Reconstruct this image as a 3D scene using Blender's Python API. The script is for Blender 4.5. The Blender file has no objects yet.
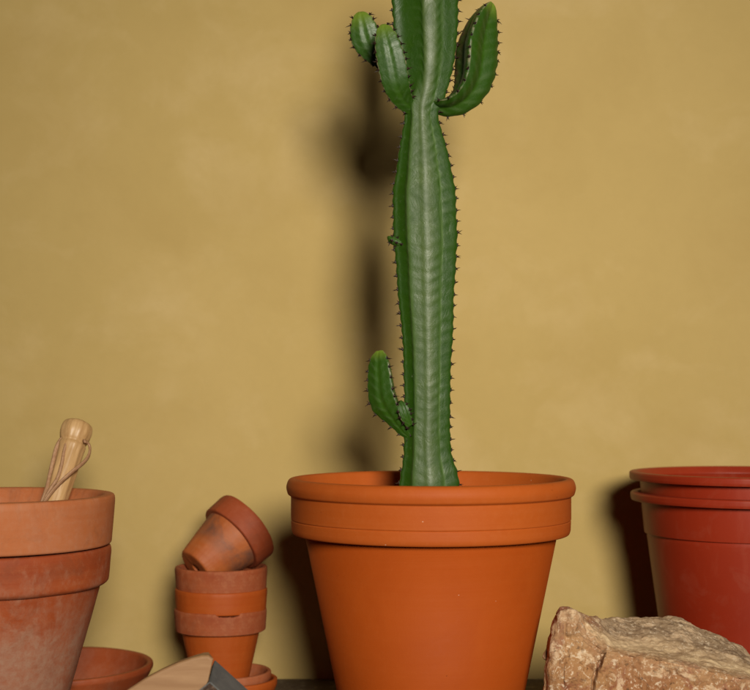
import bpy, bmesh, math, random
from mathutils import Vector, Matrix, noise, Quaternion
random.seed(7)
PI = math.pi
S = bpy.context.scene
C = S.collection

# ------------------------------------------------------------------ camera, light, exposure
F = 1420.0          # focal length in photo pixels
H = 0.358           # camera height above the tabletop
HOR = 397.0         # photo row of the horizon
cam = bpy.data.cameras.new('camera'); co = bpy.data.objects.new('camera', cam); C.objects.link(co)
co.location = (0, 0, H); co.rotation_euler = (PI/2, 0, 0)
cam.sensor_fit = 'HORIZONTAL'; cam.sensor_width = 36; cam.lens = 36*F/750
cam.shift_y = (HOR-345)/750
cam.clip_start = 0.05; cam.clip_end = 100
cam.dof.use_dof = True; cam.dof.focus_distance = 1.44; cam.dof.aperture_fstop = 6.3
S.camera = co

w = bpy.data.worlds.new("World"); S.world = w; w.use_nodes = True
w.node_tree.nodes['Background'].inputs[0].default_value = (1.0, 0.74, 0.42, 1)
w.node_tree.nodes['Background'].inputs[1].default_value = 0.006

kl = bpy.data.lights.new('key_light', 'AREA'); kl.shape = 'DISK'; kl.size = 0.96; kl.spread = math.radians(48)
kl.energy = 13.4; kl.color = (1.0, 0.935, 0.80)
ko = bpy.data.objects.new('key_light', kl); C.objects.link(ko)
ko.location = (0.67, -2.0, H+0.84)
ko.rotation_euler = (Vector((0.06, 1.8, 0.42))-ko.location).to_track_quat('-Z', 'Y').to_euler()

S.view_settings.view_transform = 'Standard'; S.view_settings.look = 'None'
S.view_settings.exposure = 0.0; S.view_settings.gamma = 1.0
S.render.engine = 'CYCLES'
S.cycles.max_bounces = 8

def P(px, py, d):            # a photo pixel at depth d -> a point
    return Vector(((px-375)*d/F, d, H-(py-HOR)*d/F))

# ------------------------------------------------------------------ helpers
def tag(o, label=None, cat=None, group=None, kind=None):
    if label: o['label'] = label
    if cat: o['category'] = cat
    if group: o['group'] = group
    if kind: o['kind'] = kind
    return o
def empty(name, loc, label=None, cat=None, group=None):
    o = bpy.data.objects.new(name, None); C.objects.link(o); o.location = loc
    o.empty_display_size = 0.03
    return tag(o, label, cat, group)
def link(name, bm, mats, parent=None, smooth=True, angle=None):
    me = bpy.data.meshes.new(name); bm.to_mesh(me); bm.free()
    if not isinstance(mats, (list, tuple)): mats = [mats]
    for m in mats: me.materials.append(m)
    for p in me.polygons: p.use_smooth = smooth
    o = bpy.data.objects.new(name, me); C.objects.link(o)
    if parent: o.parent = parent
    return o

class N:                      # small node-tree writer
    def __init__(s, name):
        s.m = bpy.data.materials.new(name); s.m.use_nodes = True
        s.t = s.m.node_tree; s.b = s.t.nodes['Principled BSDF']
        s.tc = s.t.nodes.new('ShaderNodeTexCoord')
    def set(s, **k):
        for a, v in k.items():
            i = s.b.inputs[a.replace('_', ' ')]
            if hasattr(v, 'is_output') or isinstance(v, bpy.types.NodeSocket): s.t.links.new(v, i)
            else: i.default_value = v
        return s
    def map(s, scale=(1,1,1), loc=(0,0,0), rot=(0,0,0), src=None):
        n = s.t.nodes.new('ShaderNodeMapping')
        s.t.links.new(src or s.tc.outputs['Object'], n.inputs[0])
        n.inputs[1].default_value = loc; n.inputs[2].default_value = rot; n.inputs[3].default_value = scale
        return n.outputs[0]
    def noise(s, scale, detail=4, rough=0.55, dist=0, vec=None, out=0):
        n = s.t.nodes.new('ShaderNodeTexNoise'); s.t.links.new(vec or s.tc.outputs['Object'], n.inputs['Vector'])
        n.inputs['Scale'].default_value = scale; n.inputs['Detail'].default_value = detail
        n.inputs['Roughness'].default_value = rough; n.inputs['Distortion'].default_value = dist
        return n.outputs[out]
    def voro(s, scale, feature='F1', vec=None, out='Distance'):
        n = s.t.nodes.new('ShaderNodeTexVoronoi'); n.feature = feature
        s.t.links.new(vec or s.tc.outputs['Object'], n.inputs['Vector']); n.inputs['Scale'].default_value = scale
        return n.outputs[out]
    def wave(s, scale, dist=2, detail=2, vec=None, direction='X', dscale=1.0):
        n = s.t.nodes.new('ShaderNodeTexWave'); n.bands_direction = direction
        s.t.links.new(vec or s.tc.outputs['Object'], n.inputs['Vector'])
        n.inputs['Scale'].default_value = scale; n.inputs['Distortion'].default_value = dist
        n.inputs['Detail'].default_value = detail; n.inputs['Detail Scale'].default_value = dscale
        return n.outputs['Fac']
    def ramp(s, fac, stops):
        n = s.t.nodes.new('ShaderNodeValToRGB'); s.t.links.new(fac, n.inputs[0])
        e = n.color_ramp.elements
        while len(e) > 1: e.remove(e[0])
        for i, (p, c) in enumerate(stops):
            if not isinstance(c, (tuple, list)): c = (c, c, c)
            c = tuple(c)+(1,)*(4-len(c))
            if i == 0: e[0].position = p; e[0].color = c
            else: q = e.new(p); q.color = c
        return n.outputs[0]
    def mix(s, fac, a, b, mode='MIX'):
        n = s.t.nodes.new('ShaderNodeMix'); n.data_type = 'RGBA'; n.blend_type = mode
        for i, v in ((0, fac), (6, a), (7, b)):
            if isinstance(v, bpy.types.NodeSocket): s.t.links.new(v, n.inputs[i])
            else: n.inputs[i].default_value = (tuple(v)+(1,))[:4] if isinstance(v, (tuple, list)) else v
        return n.outputs[2]
    def math(s, op, a, b=0.5, clamp=False):
        n = s.t.nodes.new('ShaderNodeMath'); n.operation = op; n.use_clamp = clamp
        for i, v in ((0, a), (1, b)):
            if isinstance(v, bpy.types.NodeSocket): s.t.links.new(v, n.inputs[i])
            else: n.inputs[i].default_value = v
        return n.outputs[0]
    def attr(s, name):
        n = s.t.nodes.new('ShaderNodeAttribute'); n.attribute_name = name; return n.outputs['Fac']
    def sep(s, axis, vec=None):
        n = s.t.nodes.new('ShaderNodeSeparateXYZ'); s.t.links.new(vec or s.tc.outputs['Object'], n.inputs[0]); return n.outputs[axis]
    def bump(s, h, strength=0.3, dist=0.001, prev=None):
        n = s.t.nodes.new('ShaderNodeBump'); s.t.links.new(h, n.inputs['Height'])
        n.inputs['Strength'].default_value = strength; n.inputs['Distance'].default_value = dist
        if prev is not None: s.t.links.new(prev, n.inputs['Normal'])
        s.t.links.new(n.outputs[0], s.b.inputs['Normal']); return n.outputs[0]

# ------------------------------------------------------------------ materials
def mat_wall():
    n = N('ochre_limewash')
    big = n.noise(2.2, 5, 0.5, 0.4)
    v = n.map((1.0, 1, 1.1), rot=(0, 0.4, 0))
    mid = n.noise(5.0, 5, 0.5, 0.25, vec=v)
    fine = n.noise(55, 6, 0.65, 0.3)
    c = n.mix(n.ramp(big, [(0.33, 0), (0.67, 1)]), (0.430, 0.305, 0.109), (0.472, 0.336, 0.130))
    c = n.mix(n.math('MULTIPLY', n.ramp(n.noise(8.5, 7, 0.6, 0.35, vec=v), [(0.50, 0), (0.72, 1)]), 0.50), c, (0.530, 0.388, 0.180))
    c = n.mix(n.math('MULTIPLY', n.ramp(mid, [(0.30, 1), (0.50, 0)]), 0.42), c, (0.385, 0.262, 0.088))
    c = n.mix(n.math('MULTIPLY', n.ramp(fine, [(0.35, 1), (0.6, 0)]), 0.10), c, (0.36, 0.25, 0.09))
    n.set(Base_Color=c, Roughness=0.86, Specular_IOR_Level=0.15)
    # trowel strokes
    st = n.noise(5.0, 3, 0.5, 1.6, vec=n.map((1, 1, 2.6), rot=(0, 0.5, 0)))
    b = n.bump(n.noise(9, 3, 0.5, 0.5), 0.16, 0.003)
    b = n.bump(n.ramp(st, [(0.492, 0), (0.5, 1), (0.52, 0.3)]), 0.06, 0.001, b)
    n.bump(fine, 0.20, 0.0012, b)
    return n.m
def mat_table():
    n = N('dark_rough_wood')
    v = n.map((1, 9, 9))
    g = n.noise(22, 8, 0.7, 0.8, vec=v)
    s = n.noise(70, 6, 0.7)
    c = n.mix(n.ramp(g, [(0.35, 0), (0.65, 1)]), (0.045, 0.026, 0.013), (0.12, 0.082, 0.045))
    c = n.mix(n.ramp(s, [(0.52, 0), (0.68, 1)]), c, (0.21, 0.17, 0.115))
    n.set(Base_Color=c, Roughness=0.8)
    b = n.bump(g, 0.6, 0.002); n.bump(s, 0.4, 0.001, b)
    return n.m
def mat_clay(name, base, dark, light, bloom=0.0, bloomcol=(0.47, 0.27, 0.19), zlo=0.0, zhi=0.12, rough=0.62, seed=0.0, spec=0.35,
             wear=0.25, turn=0.15, soot=None, fleck=False):
    n = N(name)
    o = n.map((1, 1, 1), loc=(seed, seed*1.7, seed*0.6))
    a = n.noise(14, 6, 0.6, 0.6, vec=o)
    f = n.noise(130, 5, 0.7, 0.2, vec=o)
    f2 = n.noise(520, 3, 0.7, 0.0, vec=o)
    rings = n.noise(60, 3, 0.6, 0.1, vec=n.map((0.06, 0.06, 3.0), loc=(seed, 0, seed)))
    c = n.mix(n.ramp(a, [(0.32, 0), (0.68, 1)]), base, dark)
    c = n.mix(n.math('MULTIPLY', n.ramp(f, [(0.5, 0), (0.75, 1)]), wear), c, light)
    c = n.mix(n.math('MULTIPLY', n.ramp(rings, [(0.4, 0), (0.7, 1)]), turn), c, light)
    if fleck:  # pale flecks: scuffs, with the lip's small glints painted in
        fk = n.math('MULTIPLY', n.ramp(n.voro(60, vec=n.map((1, 1, 2.2), loc=(1.3, 0.2, 0.7))), [(0.030, 1), (0.045, 0)]), n.ramp(n.noise(17, 2, vec=n.map(loc=(4, 4, 4))), [(0.58, 0), (0.60, 1)]))
        c = n.mix(fk, c, (0.72, 0.50, 0.36))
    # small dark pits
    pit = n.ramp(n.voro(95, vec=o), [(0.05, 1), (0.10, 0)])
    keep = n.ramp(n.noise(30, 2, vec=o), [(0.60, 0), (0.64, 1)])
    pk = n.math('MULTIPLY', pit, keep)
    c = n.mix(n.math('MULTIPLY', pk, 0.5), c, (dark[0]*0.45, dark[1]*0.45, dark[2]*0.45))
    if wear >= 0.25:      # grime
        g_ = n.ramp(n.noise(19, 8, 0.7, 0.9, vec=n.map(loc=(seed*3, 1, seed))), [(0.54, 0), (0.74, 1)])
        c = n.mix(n.math('MULTIPLY', g_, 0.42), c, (0.13, 0.050, 0.026))
    r = rough
    if bloom > 0:
        z = n.sep(2)
        grad = n.t.nodes.new('ShaderNodeMapRange'); n.t.links.new(z, grad.inputs[0])
        grad.inputs[1].default_value = zhi; grad.inputs[2].default_value = zlo
        vv = n.map((1, 1, 0.72), loc=(seed, seed, 0))
        p = n.noise(24, 9, 0.75, 0.35, vec=vv)
        m = n.math('ADD', n.math('MULTIPLY', grad.outputs[0], 0.42), p)
        m = n.ramp(m, [(0.58, 0), (0.86, 1)])
        grit = n.ramp(f, [(0.30, 0.45), (0.62, 1)])
        m = n.math('MULTIPLY', n.math('MULTIPLY', m, grit), bloom)
        c = n.mix(m, c, bloomcol)
    if soot:
        z = n.sep(2)
        q = n.t.nodes.new('ShaderNodeMapRange'); n.t.links.new(z, q.inputs[0])
        q.inputs[1].default_value = soot[0]; q.inputs[2].default_value = soot[1]
        k = n.math('MULTIPLY', q.outputs[0], n.ramp(n.noise(22, 5, 0.6, 0.8, vec=o), [(0.38, 0.1), (0.6, 1)]))
        c = n.mix(n.math('MULTIPLY', k, 0.95), c, (0.10, 0.052, 0.040))
    n.set(Base_Color=c, Roughness=n.math('ADD', n.math('MULTIPLY', f, 0.2), r-0.1), Specular_IOR_Level=spec)
    b = n.bump(rings, 0.16, 0.0012)
    b = n.bump(f, 0.16+wear*0.3, 0.0007, b)
    b = n.bump(f2, 0.25, 0.0002, b)
    n.bump(pk, -0.6, 0.0008, b)
    return n.m
def mat_plastic():
    n = N('red_brown_plastic')
    a = n.noise(9, 4); sc = n.noise(60, 5, 0.7, 0.2, vec=n.map((1, 1, 0.15)))
    c = n.mix(n.ramp(a, [(0.35, 0), (0.65, 1)]), (0.250, 0.020, 0.005), (0.280, 0.024, 0.006))
    c = n.mix(n.math('MULTIPLY', n.ramp(sc, [(0.55, 0), (0.75, 1)]), 0.14), c, (0.42, 0.10, 0.05))
    du = n.noise(26, 7, 0.7, 0.8); c = n.mix(n.math('MULTIPLY', n.ramp(du, [(0.52, 0), (0.75, 1)]), 0.16), c, (0.40, 0.16, 0.10))
    n.set(Base_Color=c, Roughness=n.math('ADD', n.math('MULTIPLY', sc, 0.14), 0.40), Specular_IOR_Level=0.36)
    n.bump(n.noise(700, 2), 0.12, 0.0002)
    return n.m
def mat_cactus(name, core, wing, tip):
    n = N(name)
    rib = n.attr('rib'); fresh = n.attr('fresh')
    mott = n.noise(45, 6, 0.6, 0.5); fine = n.noise(240, 5, 0.7)
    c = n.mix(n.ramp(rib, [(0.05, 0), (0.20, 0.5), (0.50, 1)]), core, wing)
    c = n.mix(n.math('MULTIPLY', n.ramp(mott, [(0.40, 0), (0.70, 1)]), 0.45), c, (wing[0]*0.6, wing[1]*0.75, wing[2]*0.6))
    c = n.mix(n.math('MULTIPLY', n.attr('crease'), 0.55), c, (0.15, 0.23, 0.08))
    c = n.mix(n.math('MULTIPLY', n.attr('vein'), 0.35), c, (0.11, 0.165, 0.065))
    c = n.mix(n.math('MULTIPLY', n.ramp(fine, [(0.58, 0), (0.78, 1)]), 0.16), c, (0.20, 0.25, 0.13))
    c = n.mix(fresh, c, tip)
    edge = n.ramp(rib, [(0.955, 0), (0.985, 1)])
    c = n.mix(n.math('MULTIPLY', edge, n.ramp(n.noise(160, 3), [(0.42, 0), (0.58, 0.8)])), c, (0.19, 0.18, 0.10))
    c = n.mix(n.math('MULTIPLY', n.attr('cork'), n.ramp(n.noise(120, 5, 0.7), [(0.35, 0.25), (0.6, 1)])), c, (0.075, 0.045, 0.022))
    scar = n.ramp(n.noise(70, 4, 0.7, 0.8), [(0.70, 0), (0.76, 1)])
    c = n.mix(n.math('MULTIPLY', scar, 0.6), c, (0.24, 0.24, 0.17))
    n.set(Base_Color=c, Roughness=n.math('ADD', n.math('MULTIPLY', mott, 0.40), 0.25), Specular_IOR_Level=0.38,
          Subsurface_Weight=0.05, Subsurface_Radius=(0.3, 0.6, 0.15), Subsurface_Scale=0.004)
    b = n.bump(mott, 0.55, 0.0022)
    n.bump(fine, 0.35, 0.0005, b)
    return n.m
def mat_simple(name, a, b_, scale, rough, bump=0.3, dist=0.0008, stretch=(1,1,1), spec=0.4):
    n = N(name); v = n.map(stretch)
    q = n.noise(scale, 7, 0.65, 0.5, vec=v)
    n.set(Base_Color=n.mix(n.ramp(q, [(0.35, 0), (0.65, 1)]), a, b_), Roughness=rough, Specular_IOR_Level=spec)
    n.bump(q, bump, dist); return n.m
def mat_wood(name, a, b_, ring=140, stretch=(1, 1, 0.06), rough=0.5):
    n = N(name); v = n.map(stretch)
    g = n.noise(ring, 6, 0.65, 0.7, vec=v)
    blot = n.noise(28, 4)
    c = n.mix(n.ramp(g, [(0.34, 0), (0.66, 1)]), a, b_)
    c = n.mix(n.math('MULTIPLY', n.ramp(blot, [(0.5, 0), (0.75, 1)]), 0.35), c, (a[0]*0.6, a[1]*0.5, a[2]*0.4))
    n.set(Base_Color=c, Roughness=rough); n.bump(g, 0.3, 0.0006); return n.m
def mat_rock():
    n = N('sandstone')
    up = n.attr('top')
    a = n.noise(16, 8, 0.62, 0.8); b_ = n.noise(48, 8, 0.72, 0.6); f = n.noise(190, 7, 0.75, 0.3)
    warm = n.mix(n.ramp(a, [(0.34, 0), (0.50, 0.55), (0.64, 1)]), (0.27, 0.098, 0.036), (0.40, 0.210, 0.088))
    warm = n.mix(n.ramp(n.noise(30, 6, 0.6, 1.0, vec=n.map(loc=(3, 1, 2))), [(0.52, 0), (0.62, 0.8)]), warm, (0.24, 0.070, 0.038))
    grey = n.mix(n.ramp(b_, [(0.36, 0), (0.64, 1)]), (0.19, 0.120, 0.068), (0.50, 0.355, 0.225))
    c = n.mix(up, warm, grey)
    c = n.mix(n.math('MULTIPLY', n.ramp(b_, [(0.54, 0), (0.60, 1)]), 0.70), c, (0.66, 0.47, 0.30))
    c = n.mix(n.math('MULTIPLY', n.ramp(f, [(0.55, 0), (0.60, 1)]), 0.70), c, (0.76, 0.62, 0.46))
    c = n.mix(n.math('MULTIPLY', n.ramp(f, [(0.37, 1), (0.42, 0)]), 0.8), c, (0.10, 0.045, 0.02))
    c = n.mix(n.math('MULTIPLY', n.ramp(n.noise(75, 5, 0.7, 1.5, vec=n.map(loc=(7, 2, 5))), [(0.64, 0), (0.70, 1)]), 0.75), c, (0.07, 0.055, 0.05))
    c = n.mix(n.math('MULTIPLY', n.attr('edge'), n.ramp(b_, [(0.35, 0.3), (0.6, 1)])), c, (0.74, 0.55, 0.33))  # ledge highlight painted as a pale line in the stone colour
    wv = n.mix(0.13, n.tc.outputs['Object'], n.noise(14, 4, 0.6, out=1))
    ck = n.ramp(n.voro(19, 'DISTANCE_TO_EDGE', vec=wv), [(0.006, 1), (0.022, 0)])
    ck = n.math('MULTIPLY', ck, n.ramp(n.noise(13, 3), [(0.58, 0), (0.64, 0.6)]))
    c = n.mix(n.math('MULTIPLY', ck, 0.75), c, (0.085, 0.040, 0.020))
    n.set(Base_Color=c, Roughness=0.82, Specular_IOR_Level=0.3)
    bb = n.bump(b_, 0.5, 0.003); bb = n.bump(f, 0.7, 0.0012, bb); n.bump(ck, -0.8, 0.003, bb)
    return n.m

# ------------------------------------------------------------------ the setting
def sheet(name, pts, mat, label=None):
    bm = bmesh.new(); bm.faces.new([bm.verts.new(p) for p in pts])
    return tag(link(name, bm, mat, smooth=False), kind='structure')
WALL_Y = 1.81
wall = sheet('wall', [(-3, WALL_Y, -0.8), (3, WALL_Y, -0.8), (3, WALL_Y, 2.6), (-3, WALL_Y, 2.6)], mat_wall())
bm = bmesh.new()
bmesh.ops.create_cube(bm, size=1, matrix=Matrix.Translation((0, 1.30, -0.02)) @ Matrix.Diagonal((3.2, 1.012, 0.04, 1)))
bmesh.ops.bevel(bm, geom=bm.edges[:], offset=0.003, segments=2, affect='EDGES')
tag(link('tabletop', bm, mat_table(), smooth=False), kind='structure')

# ------------------------------------------------------------------ lathe
def fillet(prof, r0=0.0015, n=4):
    out = []; m = len(prof)
    for i in range(m):
        p = prof[i]; r = p[2] if len(p) > 2 else r0
        p = Vector(p[:2]); a = Vector(prof[(i-1) % m][:2])-p; b = Vector(prof[(i+1) % m][:2])-p
        if r <= 0 or p.x < 1e-6: out.append((p.x, p.y)); continue
        t = min(r, a.length*0.45, b.length*0.45)
        A = p+a.normalized()*t; B = p+b.normalized()*t
        for k in range(n+1):
            s = k/n; q = A*(1-s)**2+p*2*s*(1-s)+B*s*s
            out.append((q.x, q.y))
    return out
def densify(pr, step=0.006):
    out = []
    for i in range(len(pr)):
        a = pr[i]; b = pr[(i+1) % len(pr)]; out.append(a)
        L = math.hypot(b[0]-a[0], b[1]-a[1]); k = int(L/step)
        if a[0] < 1e-6 and b[0] < 1e-6: continue
        for j in range(1, k+1):
            out.append((a[0]+(b[0]-a[0])*j/(k+1), a[1]+(b[1]-a[1])*j/(k+1)))
    return out
def lathe(prof, seg=160, r0=0.0015, wob=0.0, seed=0, fn=None, dense=False):
    pr = fillet(prof, r0)
    if dense or wob: pr = densify(pr)
    bm = bmesh.new(); rings = []
    for (r, z) in pr:
        if r < 1e-6: rings.append([bm.verts.new((0, 0, z))]*seg); continue
        ring = []
        for k in range(seg):
            a = 2*PI*k/seg; x = math.cos(a); y = math.sin(a); rr = r; zz = z
            if wob:
                q = Vector((x*2.2+seed, y*2.2, z*14)); rr += wob*noise.noise(q); 
                rr += wob*0.35*noise.noise(Vector((x*9+seed, y*9, z*60)))
                zz += wob*0.5*noise.noise(Vector((x*1.7, y*1.7+seed, 4)))
            if fn: rr, zz = fn(a, rr, zz)
            ring.append(bm.verts.new((x*rr, y*rr, zz)))
        rings.append(ring)
    m = len(rings)
    for i in range(m):
        A, B = rings[i], rings[(i+1) % m]
        for k in range(seg):
            k2 = (k+1) % seg
            vs = []
            for v in (A[k], A[k2], B[k2], B[k]):
                if v not in vs: vs.append(v)
            if len(vs) > 2: 
                try: bm.faces.new(vs)
                except ValueError: pass
    bmesh.ops.recalc_face_normals(bm, faces=bm.faces)
    return bm

def clay_pot(parent, mat, rb, rc0, rc1, rr, zc, zt, t, rim_prof=None, rmat=None, wob=0.0, seed=0, hole=0.012, fn=None, r0=0.0018):
    """body: base radius rb, radius rc0 under the collar; rim: rc1 at its foot, rr at its top; wall thickness t"""
    k = (rc0-rb)/zc
    zz = zc+0.006
    body = [(hole, 0), (rb, 0, 0.003), (rc0+k*0.006, zz, 0), (rc0+k*0.006-t, zz, 0), (rb-t+k*t, t, 0.004), (hole, t)]
    link('body', lathe(body, wob=wob, seed=seed, r0=r0), mat, parent)
    ri = rc0-t-0.0006
    rim = rim_prof or [(rc1, zc), (rr, zt), (rr-t*1.1, zt), (ri, zc+0.0005, 0)]
    link('rim', lathe(rim, wob=wob, seed=seed+3, fn=fn, r0=r0), rmat or mat, parent)

# ------------------------------------------------------------------ the big pot
CX, CY = 0.0585, 1.495
m_big = mat_clay('terracotta_smooth', (0.372, 0.066, 0.006), (0.345, 0.058, 0.005), (0.41, 0.10, 0.02), rough=0.64, wear=0.08, turn=0.05, spec=0.12, fleck=True)
m_bigrim_lit = mat_clay('terracotta_smooth_rim_lit', (0.425, 0.088, 0.011), (0.395, 0.076, 0.009), (0.50, 0.15, 0.045), rough=0.60, wear=0.12, turn=0.08, spec=0.18, fleck=True, seed=1.9)  # collar's stronger light and sheen, with some dust, put into a paler colour
pot = empty('flower_pot', (CX, CY, 0), 'large smooth orange terracotta pot with rolled lip, holding the cactus', 'plant pot')
rimp = [(0.1445, 0.2148, 0.003), (0.1462, 0.2190, 0.002), (0.1466, 0.2292, 0.0006), (0.1458, 0.2300, 0.0003), (0.1468, 0.2308, 0.0006), (0.1468, 0.2545, 0.001),
        (0.1500, 0.2562, 0.003), (0.1522, 0.2640, 0.006), (0.1490, 0.2728, 0.006), (0.1410, 0.2735, 0.005), (0.1375, 0.266, 0.005), (0.1245, 0.2152, 0)]
clay_pot(pot, m_big, 0.0885, 0.1325, 0, 0, 0.2148, 0, 0.0075, rim_prof=rimp, rmat=m_bigrim_lit, r0=0.002)
n = N('potting_soil'); q = n.noise(160, 7, 0.7)
n.set(Base_Color=n.mix(q, (0.02, 0.012, 0.007), (0.07, 0.045, 0.028)), Roughness=0.95); n.bump(q, 1, 0.004)
bm = bmesh.new(); rings = []
for i in range(1, 25):
    r = 0.1225*i/24; ring = []
    for k in range(72):
        a = 2*PI*k/72; p = Vector((math.cos(a)*r, math.sin(a)*r, 0))
        ring.append(bm.verts.new((p.x, p.y, 0.215+0.004*noise.noise(p*30)+0.002*noise.noise(p*110))))
    rings.append(ring)
c0 = bm.verts.new((0, 0, 0.216))
for k in range(72): bm.faces.new((c0, rings[0][k], rings[0][(k+1) % 72]))
for i in range(23):
    for k in range(72): bm.faces.new((rings[i][k], rings[i+1][k], rings[i+1][(k+1) % 72], rings[i][(k+1) % 72]))
link('soil', bm, n.m, pot)

# ------------------------------------------------------------------ the cactus
def catmull(pts, n):
    out = []
    P_ = [Vector(p) for p in pts]; m = len(P_)
    for i in range(m-1):
        p0 = P_[max(i-1, 0)]; p1 = P_[i]; p2 = P_[i+1]; p3 = P_[min(i+2, m-1)]
        for k in range(n):
            t = k/n
            out.append(0.5*((2*p1)+(-p0+p2)*t+(2*p0-5*p1+4*p2-p3)*t*t+(-p0+3*p1-3*p2+p3)*t**3))
    out.append(P_[-1]); return out
STEM_SEC = [  # (u, v, rib, crease) v towards the camera
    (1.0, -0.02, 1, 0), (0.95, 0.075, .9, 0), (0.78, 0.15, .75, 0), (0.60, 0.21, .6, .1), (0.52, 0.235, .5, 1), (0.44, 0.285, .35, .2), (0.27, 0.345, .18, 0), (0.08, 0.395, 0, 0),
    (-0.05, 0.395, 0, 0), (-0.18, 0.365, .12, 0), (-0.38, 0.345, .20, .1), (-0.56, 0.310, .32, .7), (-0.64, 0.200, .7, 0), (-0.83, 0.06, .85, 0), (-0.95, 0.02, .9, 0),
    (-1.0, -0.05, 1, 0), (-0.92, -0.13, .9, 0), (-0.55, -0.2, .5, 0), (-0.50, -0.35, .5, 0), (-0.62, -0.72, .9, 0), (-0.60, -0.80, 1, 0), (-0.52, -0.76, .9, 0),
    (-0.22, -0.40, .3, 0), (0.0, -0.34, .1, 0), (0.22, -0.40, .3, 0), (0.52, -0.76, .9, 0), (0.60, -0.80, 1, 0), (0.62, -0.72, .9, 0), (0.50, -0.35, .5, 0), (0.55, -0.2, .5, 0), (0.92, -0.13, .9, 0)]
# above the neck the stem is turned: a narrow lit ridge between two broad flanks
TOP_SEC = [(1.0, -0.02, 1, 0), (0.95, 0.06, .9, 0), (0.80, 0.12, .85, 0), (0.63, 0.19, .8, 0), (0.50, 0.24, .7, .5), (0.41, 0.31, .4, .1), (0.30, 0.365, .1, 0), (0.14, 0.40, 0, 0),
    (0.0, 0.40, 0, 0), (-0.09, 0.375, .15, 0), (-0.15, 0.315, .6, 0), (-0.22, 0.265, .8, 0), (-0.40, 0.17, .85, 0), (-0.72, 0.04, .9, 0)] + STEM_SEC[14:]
assert len(TOP_SEC) == len(STEM_SEC)
def star(nr, rot, valley=0.52):
    out = []
    for k in range(nr):
        a0 = rot+2*PI*k/nr; st = 2*PI/nr
        for f, r, rb in ((0, 1, 1), (0.05, 0.955, .93), (0.16, 0.80, .7), (0.32, 0.62+(valley-.52), .4), (0.5, valley, .15), (0.68, 0.62+(valley-.52), .4), (0.84, 0.80, .7), (0.95, 0.955, .93)):
            a = a0+st*f
            out.append((math.cos(a)*r, math.sin(a)*r, rb, 0))
    return out
def resample(sec, sub=3):
    m = len(sec); out = []
    V4 = [Vector(s) for s in sec]
    for i in range(m):
        p0, p1, p2, p3 = V4[(i-1) % m], V4[i], V4[(i+1) % m], V4[(i+2) % m]
        for k in range(sub):
            t = k/sub
            out.append(0.5*((2*p1)+(-p0+p2)*t+(2*p0-5*p1+4*p2-p3)*t*t+(-p0+3*p1-3*p2+p3)*t**3))
    return out
m_stem = mat_cactus('cactus_skin_old', (0.068, 0.106, 0.027), (0.020, 0.060, 0.002), (0.10, 0.20, 0.03))
m_arm = mat_cactus('cactus_skin_young', (0.034, 0.092, 0.005), (0.024, 0.070, 0.003), (0.17, 0.25, 0.025))
m_spine = mat_simple('dark_spine', (0.010, 0.005, 0.003), (0.032, 0.012, 0.007), 300, 0.5)

def cone(bm, p, d, L, r, bend=None):
    d = d.normalized(); a = d.orthogonal().normalized(); b = d.cross(a)
    base = [bm.verts.new(p+(a*math.cos(t)+b*math.sin(t))*r) for t in (0, 1.257, 2.513, 3.77, 5.027)]
    mid = [bm.verts.new(p+d*L*0.5+(a*math.cos(t)+b*math.sin(t))*r*0.6) for t in (0, 1.257, 2.513, 3.77, 5.027)]
    tip = bm.verts.new(p+d*L+(bend or Vector((0, 0, 0))))
    for i in range(5):
        j = (i+1) % 5
        bm.faces.new((base[i], base[j], mid[j], mid[i])); bm.faces.new((mid[i], mid[j], tip))
    bm.faces.new(base[::-1])
def blob(bm, p, d, r, sx=1.0):
    m = Matrix.Translation(p) @ d.to_track_quat('Z', 'Y').to_matrix().to_4x4() @ Matrix.Diagonal((r*sx, r*sx, r*0.6, 1))
    bmesh.ops.create_icosphere(bm, subdivisions=1, radius=1, matrix=m)

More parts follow.
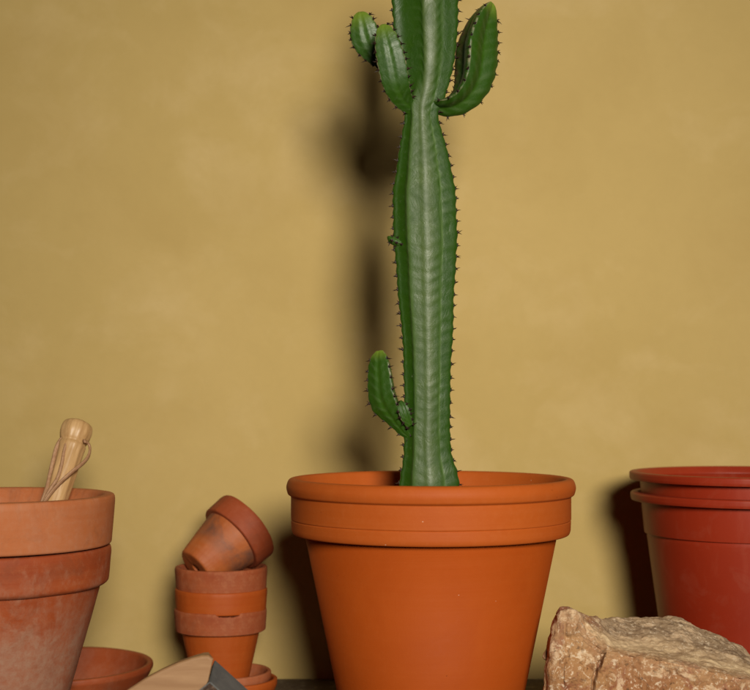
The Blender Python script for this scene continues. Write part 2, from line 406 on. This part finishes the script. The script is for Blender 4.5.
def ribbed(name, parent, ctrl, sec, mat, pitch=0.0135, sub=10, scallop=0.04, vein=0.02, fresh=None, spine=0.0052, blunt=True, young=False, phase=0.0, skip=None, dens=3, cork=None, sec2=None, z2=(0, 1)):
    """ctrl: (x, y, z, halfwidth [, depthwidth]) along the stem"""
    c5 = [tuple(c)+((c[3],) if len(c) == 4 else ()) for c in ctrl]
    cs = [Vector(c) for c in c5]
    pts = catmull(cs, sub)
    # arclength resample ~1.5 mm
    L = [0]
    for i in range(1, len(pts)): L.append(L[-1]+(Vector(pts[i][:3])-Vector(pts[i-1][:3])).length)
    tot = L[-1]; step = 0.0013; M = max(8, int(tot/step)); rs = []
    j = 0
    for i in range(M+1):
        s = tot*i/M
        while j < len(L)-2 and L[j+1] < s: j += 1
        t = (s-L[j])/max(1e-9, L[j+1]-L[j]); rs.append(pts[j].lerp(pts[j+1], t))
    S2 = resample(sec, dens); K = len(S2); SA = S2; SB = resample(sec2, dens) if sec2 else None
    bm = bmesh.new()
    lr = bm.verts.layers.float.new('rib'); lc = bm.verts.layers.float.new('crease'); lf = bm.verts.layers.float.new('fresh'); lv = bm.verts.layers.float.new('vein'); lk = bm.verts.layers.float.new('cork')
    rings = []; tipidx = [i for i in range(K) if S2[i][2] > 0.995 and i % dens == 0]
    frames = []
    sd = random.random()*50
    for i, r in enumerate(rs):
        p = Vector(r[:3]); q0 = Vector(rs[max(0, i-3)][:3]); q1 = Vector(rs[min(M, i+3)][:3])
        t = (q1-q0).normalized(); front = Vector((0, -1, 0)); v = (front-t*front.dot(t)).normalized(); u = t.cross(v)
        s = tot*i/M
        wu, wv = r[3], r[4]
        frames.append((p, u, v, t, wu, wv, s)); ring = []
        if SB:
            f_ = max(0, min(1, (p.z-z2[0])/(z2[1]-z2[0]))); f_ = f_*f_*(3-2*f_)
            S2 = [a_.lerp(b2_, f_) for a_, b2_ in zip(SA, SB)]
        for k, q in enumerate(S2):
            rib = min(1, max(0, q[2])); 
            ph = (s+phase)/pitch
            irr = noise.noise(Vector((sd, s*25, k*0.02)))
            sc = scallop*(rib**6)*(math.cos(2*PI*ph)*0.5+0.5)+scallop*0.9*(rib**4)*irr
            # chevron veins run from the core up and out to each rib
            vv = math.sin(2*PI*(ph-(rib*1.25))+irr*2.0)
            msk = max(0.0, 1-abs(rib-0.45)*1.7)*(0.25 if (q[0] < -0.38 and not young) else 1)
            am = 0.55+0.9*noise.noise(Vector((q[0]*2.5+sd, q[1]*2, s*16)))
            f = 1+sc+vein*vv*msk*am
            w_ = 0.02*noise.noise(Vector((q[0]*1.4, sd, s*30)))
            vt = bm.verts.new(p+u*(q[0]*wu*(f+w_))+v*(q[1]*wv*(f+w_)))
            vt[lr] = rib; vt[lc] = max(0, min(1, q[3]))*(0.6+0.8*noise.noise(Vector((s*40, k, 1)))); vt[lv] = max(0, vv)*msk*max(0, am)
            vt[lf] = 0 if not fresh else max(0, min(1, (s-(tot-fresh))/fresh))**1.5*0.85
            if cork: vt[lk] = max(0, min(1, (k/K-cork[0])/0.03))*max(0, min(1, (cork[1]-k/K)/0.03))*(0.55+noise.noise(Vector((s*90, k*0.3, 2))))
            ring.append(vt)
        rings.append(ring)
    for i in range(M):
        for k in range(K):
            bm.faces.new((rings[i][k], rings[i][(k+1) % K], rings[i+1][(k+1) % K], rings[i+1][k]))
    for ring, flip in ((rings[0], True), (rings[-1], False)):
        c = bm.verts.new(sum((v.co for v in ring), Vector())/K); c[lr] = 0.6
        if not flip: c[lf] = 0.6
        for k in range(K):
            a, b = ring[k], ring[(k+1) % K]; bm.faces.new((c, b, a) if flip else (c, a, b))
    bmesh.ops.recalc_face_normals(bm, faces=bm.faces)
    o = link(name, bm, mat, parent)
    # areoles and spines
    bs = bmesh.new()
    for ki in tipidx:
        s0 = -phase + pitch*math.ceil(phase/pitch)
        s = s0 + random.uniform(-0.1, 0.1)*pitch
        while s < tot-0.0005:
            i = min(M, max(0, int(round(s/tot*M))))
            p, u, v, t, wu, wv, _ = frames[i]; pt = rings_co = None
            q = S2[ki]; base = p+u*(q[0]*wu*(1+scallop*0.6))+v*(q[1]*wv*(1+scallop*0.6))
            out = (u*q[0]*wu+v*q[1]*wv)
            if out.length < 1e-6 or (skip and skip(base)): s += pitch; continue
            out.normalize()
            rr = 0.0019 if not young else 0.0015
            blob(bs, base, out, rr, 1.0)
            blob(bs, base+t*0.0012+out*0.0002, out, rr*0.75)
            side = t.cross(out).normalized()
            for sg in (-1, 1):
                if random.random() < 0.06: continue
                d = out*1.0+side*sg*random.uniform(0.35, 0.75)+t*random.uniform(-0.28, 0.32)*1.2
                cone(bs, base, d, spine*random.uniform(0.6, 1.35), 0.00078, t*random.uniform(-0.0008, 0.0005))
            if random.random() < 0.6:
                d = out*0.9+t*random.uniform(0.5, 1.0)+side*random.uniform(-0.4, 0.4)
                cone(bs, base+t*0.0014, d, spine*random.uniform(0.3, 0.6), 0.0005)
            s += pitch*random.uniform(0.84, 1.16)
    link('spines', bs, m_spine, o, smooth=False)
    return o

D = 1.495; SC = D/F
cactus = empty('cactus', (0, 0, 0), 'tall green ribbed cactus with dark spines and short side arms rising from the big pot', 'cactus')
def stem_ctrl(rows, d=D):
    out = []
    for (py, xl, xr) in rows:
        p = P((xl+xr)/2, py, d); out.append((p.x, p.y, p.z, (xr-xl)/2*SC))
    return out
rows = [(530, 399, 460), (500, 399.5, 459), (479, 400, 457.5), (456, 403.5, 451.5), (432, 404, 450), (410, 405, 450), (363, 403.5, 451), (340, 402.5, 452), (300, 399, 453.5), (260, 396, 455.5),
        (240, 394, 457), (215, 393.5, 456), (190, 393.5, 455), (175, 396, 452), (150, 399.5, 446.5), (130, 403, 441), (117, 405, 438), (106, 403.5, 440), (90, 404, 446), (72, 401, 451.5),
        (50, 397, 456), (30, 394, 457.5), (0, 392.5, 457.5), (-35, 394, 456), (-62, 399, 451), (-80, 406, 443), (-88, 414, 435), (-91, 421, 428)]
stem = ribbed('stem', cactus, stem_ctrl(rows), STEM_SEC, m_stem, sec2=TOP_SEC, z2=(P(0, 112, D).z, P(0, 68, D).z), pitch=0.0124, vein=0.030, scallop=0.035)

def arm(name, rows, rot, nr=4, valley=0.52, d0=D, **kw):
    """rows: (px, py, half width px, depth offset)"""
    ctrl = []
    for (px, py, hw, dd) in rows:
        p = P(px, py, d0+dd); ctrl.append((p.x, p.y, p.z, hw*SC, hw*SC))
    return ribbed(name, cactus, ctrl, star(nr, rot, valley), m_arm, scallop=0.05, vein=0.012, young=True, dens=3, **kw)
# right arm: leaves the neck, sweeps out and up
arm('arm', [(424, 103, 5, 0.012), (437, 105.5, 9, 0.004), (451, 103.5, 13, -0.003), (463, 95, 17, -0.007), (471, 80, 21, -0.008), (474, 62, 24, -0.006), (475.5, 45, 23.5, -0.004), (481, 24, 18.5, -0.002), (487, 11, 12, 0), (490.5, 4.5, 6, 0), (491.5, 2.5, 2.5, 0)],
    math.radians(-15), nr=3, valley=0.45, fresh=0.02, pitch=0.0125, cork=(0.365, 0.64))
# left front arm
arm('arm', [(418, 112, 5, 0.010), (409, 107, 8, 0.001), (401.5, 98, 11.5, -0.008), (396, 84, 14.8, -0.017), (392.5, 66, 16, -0.021), (388.5, 48, 14.5, -0.023), (385.5, 35, 11, -0.024), (384, 28, 7, -0.024), (383.5, 24.5, 2.5, -0.024)],
    math.radians(33), nr=3, fresh=0.020, pitch=0.0085, valley=0.60)
# left rear arm, short and thick
arm('arm', [(406, 86, 3, 0.016), (395, 75, 5, 0.022), (384, 65, 7.5, 0.024), (374, 55, 11.5, 0.024), (367.5, 43, 16, 0.022), (364.5, 31, 16, 0.020), (362.5, 21, 12.5, 0.018), (361.2, 15, 8, 0.017), (361, 12, 3, 0.017)],
    math.radians(36), nr=3, fresh=0.022, pitch=0.0075, valley=0.62)
# low arm with a shoulder lobe
arm('arm', [(410, 437, 3, 0.0), (405, 431.5, 6, 0), (399.5, 424, 8, -0.001), (394, 415, 11.5, -0.002), (388, 404, 16.5, -0.002), (384.5, 393, 16.5, -0.003), (383, 378, 15, -0.004), (381.8, 365, 13, -0.004), (380.8, 356, 9.5, -0.004), (380, 350.5, 4, -0.004)],
    math.radians(60), nr=3, fresh=0.012, pitch=0.0105, valley=0.60)
arm('bud', [(409, 426, 5, -0.006), (404, 416, 8, -0.008), (401.5, 408, 7.5, -0.009), (400.5, 403, 4.5, -0.009), (400, 400.5, 1.5, -0.009)], math.radians(30), valley=0.7, pitch=0.006, spine=0.004)
arm('bud', [(402, 244, 3, -0.001), (396, 242, 4.2, -0.001), (391, 239.5, 3.4, -0.001), (388.5, 237.5, 2.0, -0.001), (387.5, 236.5, 0.7, -0.001)], math.radians(10), valley=0.75, pitch=0.006, spine=0.004)
# an added arm, unseen behind the stem, kept to fill the shadow on the wall
arm('arm', [(420, 76, 3, 0.02), (413, 62, 9, 0.045), (411, 38, 14, 0.055), (410, 16, 15, 0.058), (409, -10, 14, 0.058), (408, -30, 4, 0.058)], math.radians(20), valley=0.58, pitch=0.009)

# put the cactus's origin at its foot in the soil
base = Vector((CX, CY, 0.215))
cactus.location = base
for o_ in list(C.objects):
    if o_.parent and (o_.parent is cactus or o_.parent == cactus or o_.parent.parent == cactus):
        o_.data.transform(Matrix.Translation(-base))

# ------------------------------------------------------------------ left pots
LX, LY = -0.3975, 1.45
m_l1 = mat_clay('terracotta_dusty', (0.480, 0.150, 0.050), (0.435, 0.120, 0.034), (0.50, 0.22, 0.11), bloom=0.25, zlo=0.0, zhi=0.3, seed=2.1, wear=0.3, rough=0.7)
m_l2 = mat_clay('terracotta_limescale', (0.390, 0.078, 0.017), (0.290, 0.050, 0.012), (0.46, 0.16, 0.07), bloom=0.85, bloomcol=(0.40, 0.225, 0.15), zlo=0.05, zhi=0.215, seed=5.3, wear=0.35, rough=0.7)
t = empty('flower_pot', (LX, LY, 0), 'weathered pot with chalky bloom on its side, under the dusty pot at left', 'plant pot')
k = 0.206
clay_pot(t, m_l2, 0.069, 0.1150, 0.1265, 0.1290, 0.164, k, 0.010, wob=0.0009, seed=4, r0=0.003,
         rim_prof=[(0.1180, 0.1655, 0.003), (0.1232, 0.1690, 0.004), (0.1262, k-0.006, 0.003), (0.1252, k, 0.003), (0.1165, k, 0.003), (0.1044, 0.1645, 0)])
t = empty('flower_pot', (LX-0.001, LY, 0.0525), 'dusty pale terracotta pot nested in the chalky one, with the wooden dibber in it', 'plant pot')
clay_pot(t, m_l1, 0.060, 0.1040, 0.1285, 0.1312, 0.154, 0.2055, 0.008, wob=0.0008, seed=9, r0=0.003,
         rim_prof=[(0.1150, 0.1545, 0.002), (0.1278, 0.1550, 0.003), (0.1312, 0.200, 0.004), (0.1302, 0.2055, 0.003), (0.1190, 0.2060, 0.004), (0.0954, 0.1545, 0)])

# ------------------------------------------------------------------ wooden peg with cord
m_peg = mat_wood('pale_turned_wood', (0.58, 0.36, 0.165), (0.42, 0.235, 0.095), ring=220, stretch=(1, 1, 0.05), rough=0.42)
m_cord = mat_simple('leather_cord', (0.30, 0.15, 0.075), (0.42, 0.24, 0.13), 260, 0.6)
pb = Vector((-0.376, 1.435, 0.080)); pt_ = P(79.5, 421, 1.548)
ax = (pt_-pb); Lp = ax.length; rot = ax.to_track_quat('Z', 'Y')
peg = empty('dibber', pb, 'pale wooden dibber with round knob end and leather cord, leaning in the left pot', 'garden tool')
peg.rotation_mode = 'QUATERNION'; peg.rotation_quaternion = rot
s_ = 1.55/F
prof = [(0, 0), (0.002, 0.002, 0.001), (0.0075, 0.05, 0.01), (0.0118, Lp-0.085, 0.01), (0.0140, Lp-0.036, 0.004), (0.0152, Lp-0.0300, 0.002), (0.0136, Lp-0.0265, 0.001), (0.0152, Lp-0.0235, 0.003),
        (0.0176, Lp-0.015, 0.009), (0.0158, Lp-0.004, 0.010), (0.006, Lp, 0.006), (0, Lp+0.0003)]
link('shaft', lathe(prof, seg=64, wob=0.0016, seed=2), m_peg, peg)
def tube(pts, r, seg=8, sub=8, flat=1.0):
    pp = catmull([Vector(p) for p in pts], sub); bm = bmesh.new(); rings = []
    prev = None
    for i, p in enumerate(pp):
        t = (pp[min(i+1, len(pp)-1)]-pp[max(i-1, 0)]).normalized()
        a = (prev-t*prev.dot(t)).normalized() if prev else t.orthogonal().normalized()
        prev = a; b = t.cross(a)
        rings.append([bm.verts.new(p+a*math.cos(2*PI*k/seg)*r+b*math.sin(2*PI*k/seg)*r*flat) for k in range(seg)])
    for i in range(len(rings)-1):
        for k in range(seg): bm.faces.new((rings[i][k], rings[i][(k+1) % seg], rings[i+1][(k+1) % seg], rings[i+1][k]))
    bm.faces.new(rings[0][::-1]); bm.faces.new(rings[-1])
    return bm
inv = (Matrix.Translation(pb) @ rot.to_matrix().to_4x4()).inverted()
def PL(px, py, off): return inv @ P(px, py, 1.548-(py-421)/251*0.113-off)
def joinbm(a, b):
    me = bpy.data.meshes.new('tmp'); b.to_mesh(me); b.free(); a.from_mesh(me); bpy.data.meshes.remove(me); return a
cb = tube([PL(66, 437, 0.008), PL(62, 439, 0.008), PL(57, 447, 0.008), PL(53.5, 460, 0.008), PL(50.5, 473, 0.008), PL(48, 485, 0.010), PL(44.5, 496, 0.013), PL(39, 512, 0.013)], 0.0026, flat=0.55)
cb = joinbm(cb, tube([PL(67, 441, 0.014), PL(64, 452, 0.0155), PL(61.5, 465, 0.016), PL(57.5, 478, 0.0165), PL(51, 488, 0.016), PL(46, 497, 0.016), PL(41, 511, 0.016)], 0.0018, flat=0.6))
cb = joinbm(cb, tube([PL(84, 441, 0.013), PL(88, 443, 0.006), PL(90, 449, 0.004), PL(88, 457, 0.008), PL(82, 464, 0.014), PL(73, 471, 0.018), PL(64, 479, 0.019), PL(56, 487, 0.018), PL(48, 497, 0.018), PL(41, 509, 0.017)], 0.0027, flat=0.55))
link('cord', cb, m_cord, peg)

# ------------------------------------------------------------------ saucer at left rear
def saucer(name, loc, r, h, mat, label, seed=0, tilt=0, group=None, foot=0.72, t=0.006):
    bm = lathe([(0, 0), (r*foot, 0, 0.003), (r*0.985, h-0.009, 0.003), (r, h-0.006, 0.003), (r, h, 0.003), (r-t, h, 0.003), (r-t*1.5, h-0.012, 0.004), (r*foot-0.002, t, 0.006), (0, t)], wob=0.0007, seed=seed)
    o = link(name, bm, mat); o.location = loc; o.rotation_euler = (tilt, 0, 0)
    return tag(o, label, 'saucer', group)
m_sau = mat_clay('terracotta_saucer', (0.33, 0.068, 0.018), (0.28, 0.052, 0.014), (0.40, 0.13, 0.055), bloom=0.2, zlo=-0.02, zhi=0.06, seed=8.8, rough=0.55)
saucer('plant_saucer', (-0.371, 1.655, 0), 0.111, 0.048, m_sau, 'wide empty orange terracotta saucer lying behind the left pots', seed=3, foot=0.8, t=0.007)

# ------------------------------------------------------------------ small stack
SX, SY = -0.1806, 1.66
m_s1 = mat_clay('terracotta_small_pale', (0.36, 0.095, 0.028), (0.31, 0.072, 0.020), (0.42, 0.15, 0.07), bloom=0.15, zlo=0, zhi=0.1, seed=1.2, rough=0.55)
m_s2 = mat_clay('terracotta_small_worn', (0.330, 0.072, 0.018), (0.24, 0.042, 0.010), (0.43, 0.15, 0.06), bloom=0.25, bloomcol=(0.36, 0.15, 0.08), zlo=0, zhi=0.2, seed=4.4, wear=0.5, rough=0.75)
m_s3 = mat_clay('terracotta_small_orange', (0.385, 0.076, 0.009), (0.345, 0.060, 0.007), (0.43, 0.12, 0.025), seed=6.1, spec=0.25, rough=0.58, wear=0.12)
saucer('plant_saucer', (-0.1675, 1.655, 0), 0.0535, 0.031, m_s3, 'lower of two small orange saucers under the stack of small pots', seed=11, t=0.005, foot=0.8)
saucer('plant_saucer', (-0.1735, 1.656, 0.0085), 0.0525, 0.031, m_s1, 'upper of two small orange saucers, directly beneath the small pots', seed=15, t=0.005, foot=0.78)
def chip(a, r, z):
    d = (a-math.radians(286)+PI) % (2*PI)-PI
    if abs(d) < 0.26 and z > 0.090:
        e = min(1, (0.26-abs(d))/0.05); n_ = 0.0042*e*(0.8+0.5*noise.noise(Vector((d*20, 1, 2))))
        if r > 0.047: return r-0.0012*e*(z > 0.093), min(z, 0.0965-n_)
    return r, z
def small_pot(x, y, z, mat, label, seed, rmat=None, fn=None, r=0.0540, group='small terracotta pots in a stack', k=1.0, zcr=0.0705, hole=0.005):
    t = empty('flower_pot', (x, y, z), label, 'plant pot', group)
    zt, zc = 0.097*k, zcr*k
    rc = r*0.842
    clay_pot(t, mat, r*0.56, rc, 0, 0, zc, zt, 0.0048, wob=0.0006, seed=seed, hole=hole, r0=0.0014, rmat=rmat, fn=fn,
             rim_prof=[(rc+0.004, zc, 0.002), (r-0.0016, zc+0.001, 0.002), (r, zt-0.004, 0.003), (r-0.0006, zt, 0.0018), (r-0.0058, zt, 0.002), (rc-0.0054, zc+0.0004, 0)])
    return t
small_pot(SX, SY, 0.0150, m_s3, 'small orange pot with chipped worn collar, bottom of the stack on the saucers', 21, rmat=m_s2, fn=chip)
small_pot(SX+0.0005, SY, 0.0385, m_s3, 'small clean orange pot in the middle of the upright stack', 24)
small_pot(SX+0.001, SY, 0.0635, m_s2, 'small dull reddish pot, topmost upright one, with the tilted pot in its mouth', 27)
# tilted pot: opening up, right and away
m_s4 = mat_clay('terracotta_sooty', (0.40, 0.105, 0.022), (0.32, 0.070, 0.014), (0.45, 0.18, 0.08), seed=9.7, rough=0.6, wear=0.3, soot=(0.018, 0.040))
m_s5 = mat_clay('terracotta_red_rim', (0.29, 0.054, 0.014), (0.25, 0.044, 0.011), (0.37, 0.11, 0.055), seed=3.7, rough=0.65, wear=0.3)
A0 = P(196, 569, 1.648); A1 = P(245, 527, 1.685)
tp = small_pot(0, 0, 0, m_s4, 'small pot with sooty grey patch, tilted over in the mouth of the top small pot', 33, rmat=m_s5, r=0.0455, group=None, k=0.86, zcr=0.065, hole=0.006)
tp.location = A0; tp.rotation_mode = 'QUATERNION'; tp.rotation_quaternion = (A1-A0).to_track_quat('Z', 'Y')

# ------------------------------------------------------------------ red plastic pots
m_red = mat_plastic()
RX, RY = 0.4405, 1.66
def red_pot(z, label, x=RX):
    t = empty('plastic_pot', (x, RY, z), label, 'plant pot')
    body = [(0.006, 0), (0.094, 0, 0.004), (0.1205, 0.194, 0.001), (0.1205, 0.200, 0.0006), (0.1188, 0.200, 0), (0.1188, 0.194, 0), (0.0922, 0.002, 0.003), (0.006, 0.002)]
    link('body', lathe(body, r0=0.0008, dense=True), m_red, t)
    link('collar', lathe([(0.1235, 0.1985, 0.001), (0.1275, 0.2385, 0.001), (0.1262, 0.2385, 0), (0.1195, 0.1990, 0)], r0=0.0005), m_red, t)
    link('rim', lathe([(0.1268, 0.2375, 0), (0.1385, 0.2372, 0.0006), (0.1395, 0.2400, 0.0008), (0.1397, 0.2450, 0.0010), (0.1385, 0.2466, 0.001), (0.1310, 0.2470, 0.002), (0.1255, 0.2390, 0.001), (0.1252, 0.2375, 0)], r0=0.001), m_red, t)
red_pot(0.0, 'outer of two nested dull red plastic pots, its rim just below the other')
red_pot(0.0240, 'inner one of two nested dull red plastic pots, its rim the topmost', RX-0.0015)

# ------------------------------------------------------------------ rock
def rock():
    cols = [  # px, front-top (py, d), ledge, ridge (py, d), back d
        (545, (668, 1.265), (660, 1.27), (655, 1.29), 1.30),
        (549, (648, 1.255), (634, 1.265), (630, 1.285), 1.33),
        (560, (628, 1.250), (611, 1.262), (607, 1.28), 1.36),
        (575, (628, 1.246), (612, 1.262), (609, 1.29), 1.38),
        (590, (640, 1.244), (624, 1.262), (616, 1.31), 1.40),
        (607, (652, 1.240), (641, 1.270), (620, 1.37), 1.43),
        (630, (655, 1.236), (648, 1.275), (619, 1.40), 1.45),
        (655, (658, 1.232), (651, 1.275), (616, 1.41), 1.46),
        (680, (664, 1.228), (656, 1.270), (618, 1.41), 1.46),
        (700, (668, 1.226), (660, 1.268), (629, 1.40), 1.455),
        (720, (673, 1.224), (665, 1.266), (636, 1.39), 1.45),
        (740, (677, 1.222), (670, 1.264), (648, 1.38), 1.44),
        (760, (684, 1.224), (677, 1.262), (660, 1.36), 1.42),
        (800, (706, 1.230), (698, 1.262), (688, 1.33), 1.39),
        (830, (740, 1.250), (734, 1.27), (730, 1.30), 1.34)]
    g = lambda d: 1.37+(d-1.22)*0.64
    cols = [(c[0],)+tuple((q[0], g(q[1])) for q in c[1:4])+(g(c[4]),) for c in cols]
    bm = bmesh.new(); le = bm.verts.layers.float.new('edge'); lt = bm.verts.layers.float.new('top')
    grid = []
    for (px, f, l, r, bd) in cols:
        ft = P(px, f[0], f[1]); lg = P(px, l[0], l[1]); rg = P(px, r[0], r[1])
        x = lg.x
        pts = [Vector((x+0.004, f[1]+0.006, 0)), Vector((x, f[1]-0.006, ft.z*0.35)), Vector((x, f[1]-0.003, ft.z*0.75)), ft, lg, lg.lerp(rg, 0.5)+Vector((0, 0, -0.001)), rg,
               Vector((rg.x, bd-0.01, rg.z*0.8)), Vector((rg.x, bd, rg.z*0.35)), Vector((rg.x, bd-0.01, 0))]
        grid.append([bm.verts.new(p) for p in pts])
    for i in range(len(grid)-1):
        for j in range(9):
            bm.faces.new((grid[i][j], grid[i+1][j], grid[i+1][j+1], grid[i][j+1]))
        bm.faces.new((grid[i][9], grid[i+1][9], grid[i+1][0], grid[i][0]))
    bm.faces.new(grid[0]); bm.faces.new(grid[-1][::-1])
    bmesh.ops.triangulate(bm, faces=[f for f in bm.faces if len(f.verts) > 4])
    for g in grid:
        g[4][le] = 1.0; g[6][le] = 0.3; g[3][le] = 0.25  # weights of the painted highlight, strongest along the ledge
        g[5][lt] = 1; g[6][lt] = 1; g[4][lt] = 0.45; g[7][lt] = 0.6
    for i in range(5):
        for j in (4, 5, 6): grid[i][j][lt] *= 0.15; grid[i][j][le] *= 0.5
    for it in range(2):
        bmesh.ops.subdivide_edges(bm, edges=bm.edges[:], cuts=1, use_grid_fill=True, smooth=0.35)
    for it in range(3):
        bmesh.ops.subdivide_edges(bm, edges=bm.edges[:], cuts=1, use_grid_fill=True, smooth=0)
    bmesh.ops.recalc_face_normals(bm, faces=bm.faces)
    bm.normal_update()
    crack = [P(604, 648, 1.385), P(603, 654, 1.385), P(600, 662, 1.385), P(594, 676, 1.385), P(591, 700, 1.385), P(588, 730, 1.385)]
    crack2 = [P(606, 652, 1.25), P(640, 656, 1.25), P(690, 668, 1.25)]
    def dseg(p, a, b):
        a2 = Vector((a.x, a.z)); b2 = Vector((b.x, b.z)); q = Vector((p.x, p.z)); ab = b2-a2
        t = max(0, min(1, (q-a2).dot(ab)/ab.dot(ab))); return (q-(a2+ab*t)).length, q.x-(a2+ab*t).x
    for v in bm.verts:
        p = v.co.copy(); nn = v.normal
        va = noise.voronoi(Vector((p.x*20, p.y*20, p.z*30)))[0]; d = 0.006*noise.noise(p*13)+0.013*(va[1]-va[0]-0.3)*(1 if nn.z < 0.6 else 0.5)+0.0012*noise.hetero_terrain(p*60, 0.8, 2.2, 4, 0.4)
        # chipped facets
        vd = noise.voronoi(p*48)[0]; d += 0.0045*(vd[1]-vd[0]-0.25); ve = noise.voronoi(p*130)[0]; d += 0.0010*(ve[1]-ve[0]-0.25)
        d += 0.0014*noise.noise(p*180)+0.0007*noise.noise(p*420)
        if nn.z > 0.6: d *= 0.55
        if p.y < 1.425:
            dd, sx = min((dseg(p, crack[i], crack[i+1]) for i in range(len(crack)-1)), key=lambda t: t[0])
            wd = dd+0.0012*noise.noise(p*160)
            if wd < 0.0022: d -= 0.010*(1-max(0, wd)/0.0022)
            if sx > 0 and dd < 0.03: d += 0.003*(1-dd/0.03)      # the right block stands proud
        if p.x < 0.185: d *= 0.45
        v.co = p+nn*max(-0.009, min(0.0045, d))
        if v.co.z < 0: v.co.z = 0
    return bm
bm = rock()
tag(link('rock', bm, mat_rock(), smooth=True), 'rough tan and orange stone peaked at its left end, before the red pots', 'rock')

# ------------------------------------------------------------------ wooden tool in front of the small pots
m_tw = mat_wood('worn_pale_wood', (0.40, 0.225, 0.110), (0.31, 0.160, 0.070), ring=120, stretch=(0.10, 1, 1), rough=0.6)
n = N('grey_worn_steel'); q = n.noise(60, 8, 0.7, 0.6); q2 = n.noise(200, 6, 0.7)
c = n.mix(n.ramp(q, [(0.35, 0), (0.65, 1)]), (0.085, 0.088, 0.088), (0.125, 0.125, 0.120))
n.set(Base_Color=n.mix(n.ramp(q2, [(0.55, 0), (0.7, 0.7)]), c, (0.13, 0.12, 0.11)), Roughness=0.62, Metallic=0.1, Specular_IOR_Level=0.3); n.bump(q2, 0.3, 0.0006); m_ts = n.m
n = N('caked_rust'); q = n.noise(110, 8, 0.75, 0.8)
n.set(Base_Color=n.ramp(q, [(0.35, (0.018, 0.012, 0.010)), (0.5, (0.07, 0.035, 0.02)), (0.62, (0.22, 0.15, 0.11))]), Roughness=0.85); n.bump(q, 0.9, 0.002); m_tr = n.m
tool = empty('hand_tool', P(190, 700, 1.28), 'curved pale wooden tool end with dark grey metal edge, in front of the small pots', 'garden tool')
def world_child(name, bm, mats, par, smooth=False):
    bm.transform(Matrix.Translation(-par.location)); return link(name, bm, mats, par, smooth=smooth)
arc = [(214, 659), (208.5, 655.3), (201, 655.6), (191, 658.2), (177, 663), (160, 670.5), (143, 679.5), (127, 690), (108, 705), (88, 725), (72, 755), (64, 789),
       (120, 789), (160, 789), (190, 730), (202, 700), (209, 681.5)]
bm = bmesh.new()
fr = [P(x, y, 1.270) for x, y in arc]
for p in fr: p.z = max(p.z, 0.0005)
bk = [p+Vector((0.002, 0.018, 0)) for p in fr]
for i_, q_ in ((0, .0075), (1, .0040), (2, .001), (2, .0), (16, .012), (15, .012), (14, .012)): bk[i_].x -= q_
vf = [bm.verts.new(p) for p in fr]; vb = [bm.verts.new(p) for p in bk]
f1 = bm.faces.new(vf); f2 = bm.faces.new(vb[::-1])
for i in range(len(vf)):
    j = (i+1) % len(vf); bm.faces.new((vf[i], vb[i], vb[j], vf[j]))
bmesh.ops.recalc_face_normals(bm, faces=bm.faces)
sh = [e for e in bm.edges if (e.verts[0] in vf and e.verts[1] in vf) or (e.verts[0] in vb and e.verts[1] in vb)]
bmesh.ops.bevel(bm, geom=sh, offset=0.0028, segments=3, affect='EDGES', profile=0.6)
o = world_child('wooden_head', bm, m_tw, tool)
# metal bar, running down to the right
def bar(p0, p1, sec0):
    bm = bmesh.new(); r0 = [bm.verts.new(p0+s) for s in sec0]; r1 = [bm.verts.new(p1+s) for s in sec0]
    m = len(sec0); fs = []
    for i in range(m): fs.append(bm.faces.new((r0[i], r0[(i+1) % m], r1[(i+1) % m], r1[i])))
    fs.append(bm.faces.new(r0[::-1])); fs.append(bm.faces.new(r1))
    bmesh.ops.recalc_face_normals(bm, faces=bm.faces); return bm, fs
a = P(214.5, 659.5, 1.295); b_ = P(343, 795, 1.295); b_.z = max(b_.z, 0.012)
dv = P(209.8, 682, 1.262)-a
dw = P(192, 696, 1.258)-a
bm, fs = bar(a, b_, [Vector((0, 0, 0)), dv, dw, dw+Vector((0.002, 0.03, -0.004)), Vector((0.001, 0.008, -0.004))])
fs[1].material_index = 1
bmesh.ops.bevel(bm, geom=bm.edges[:], offset=0.0008, segments=2, affect='EDGES')
for v in bm.verts:
    if v.co.z < 0.0005: v.co.z = 0.0005
world_child('metal_bar', bm, [m_ts, m_tr], tool)
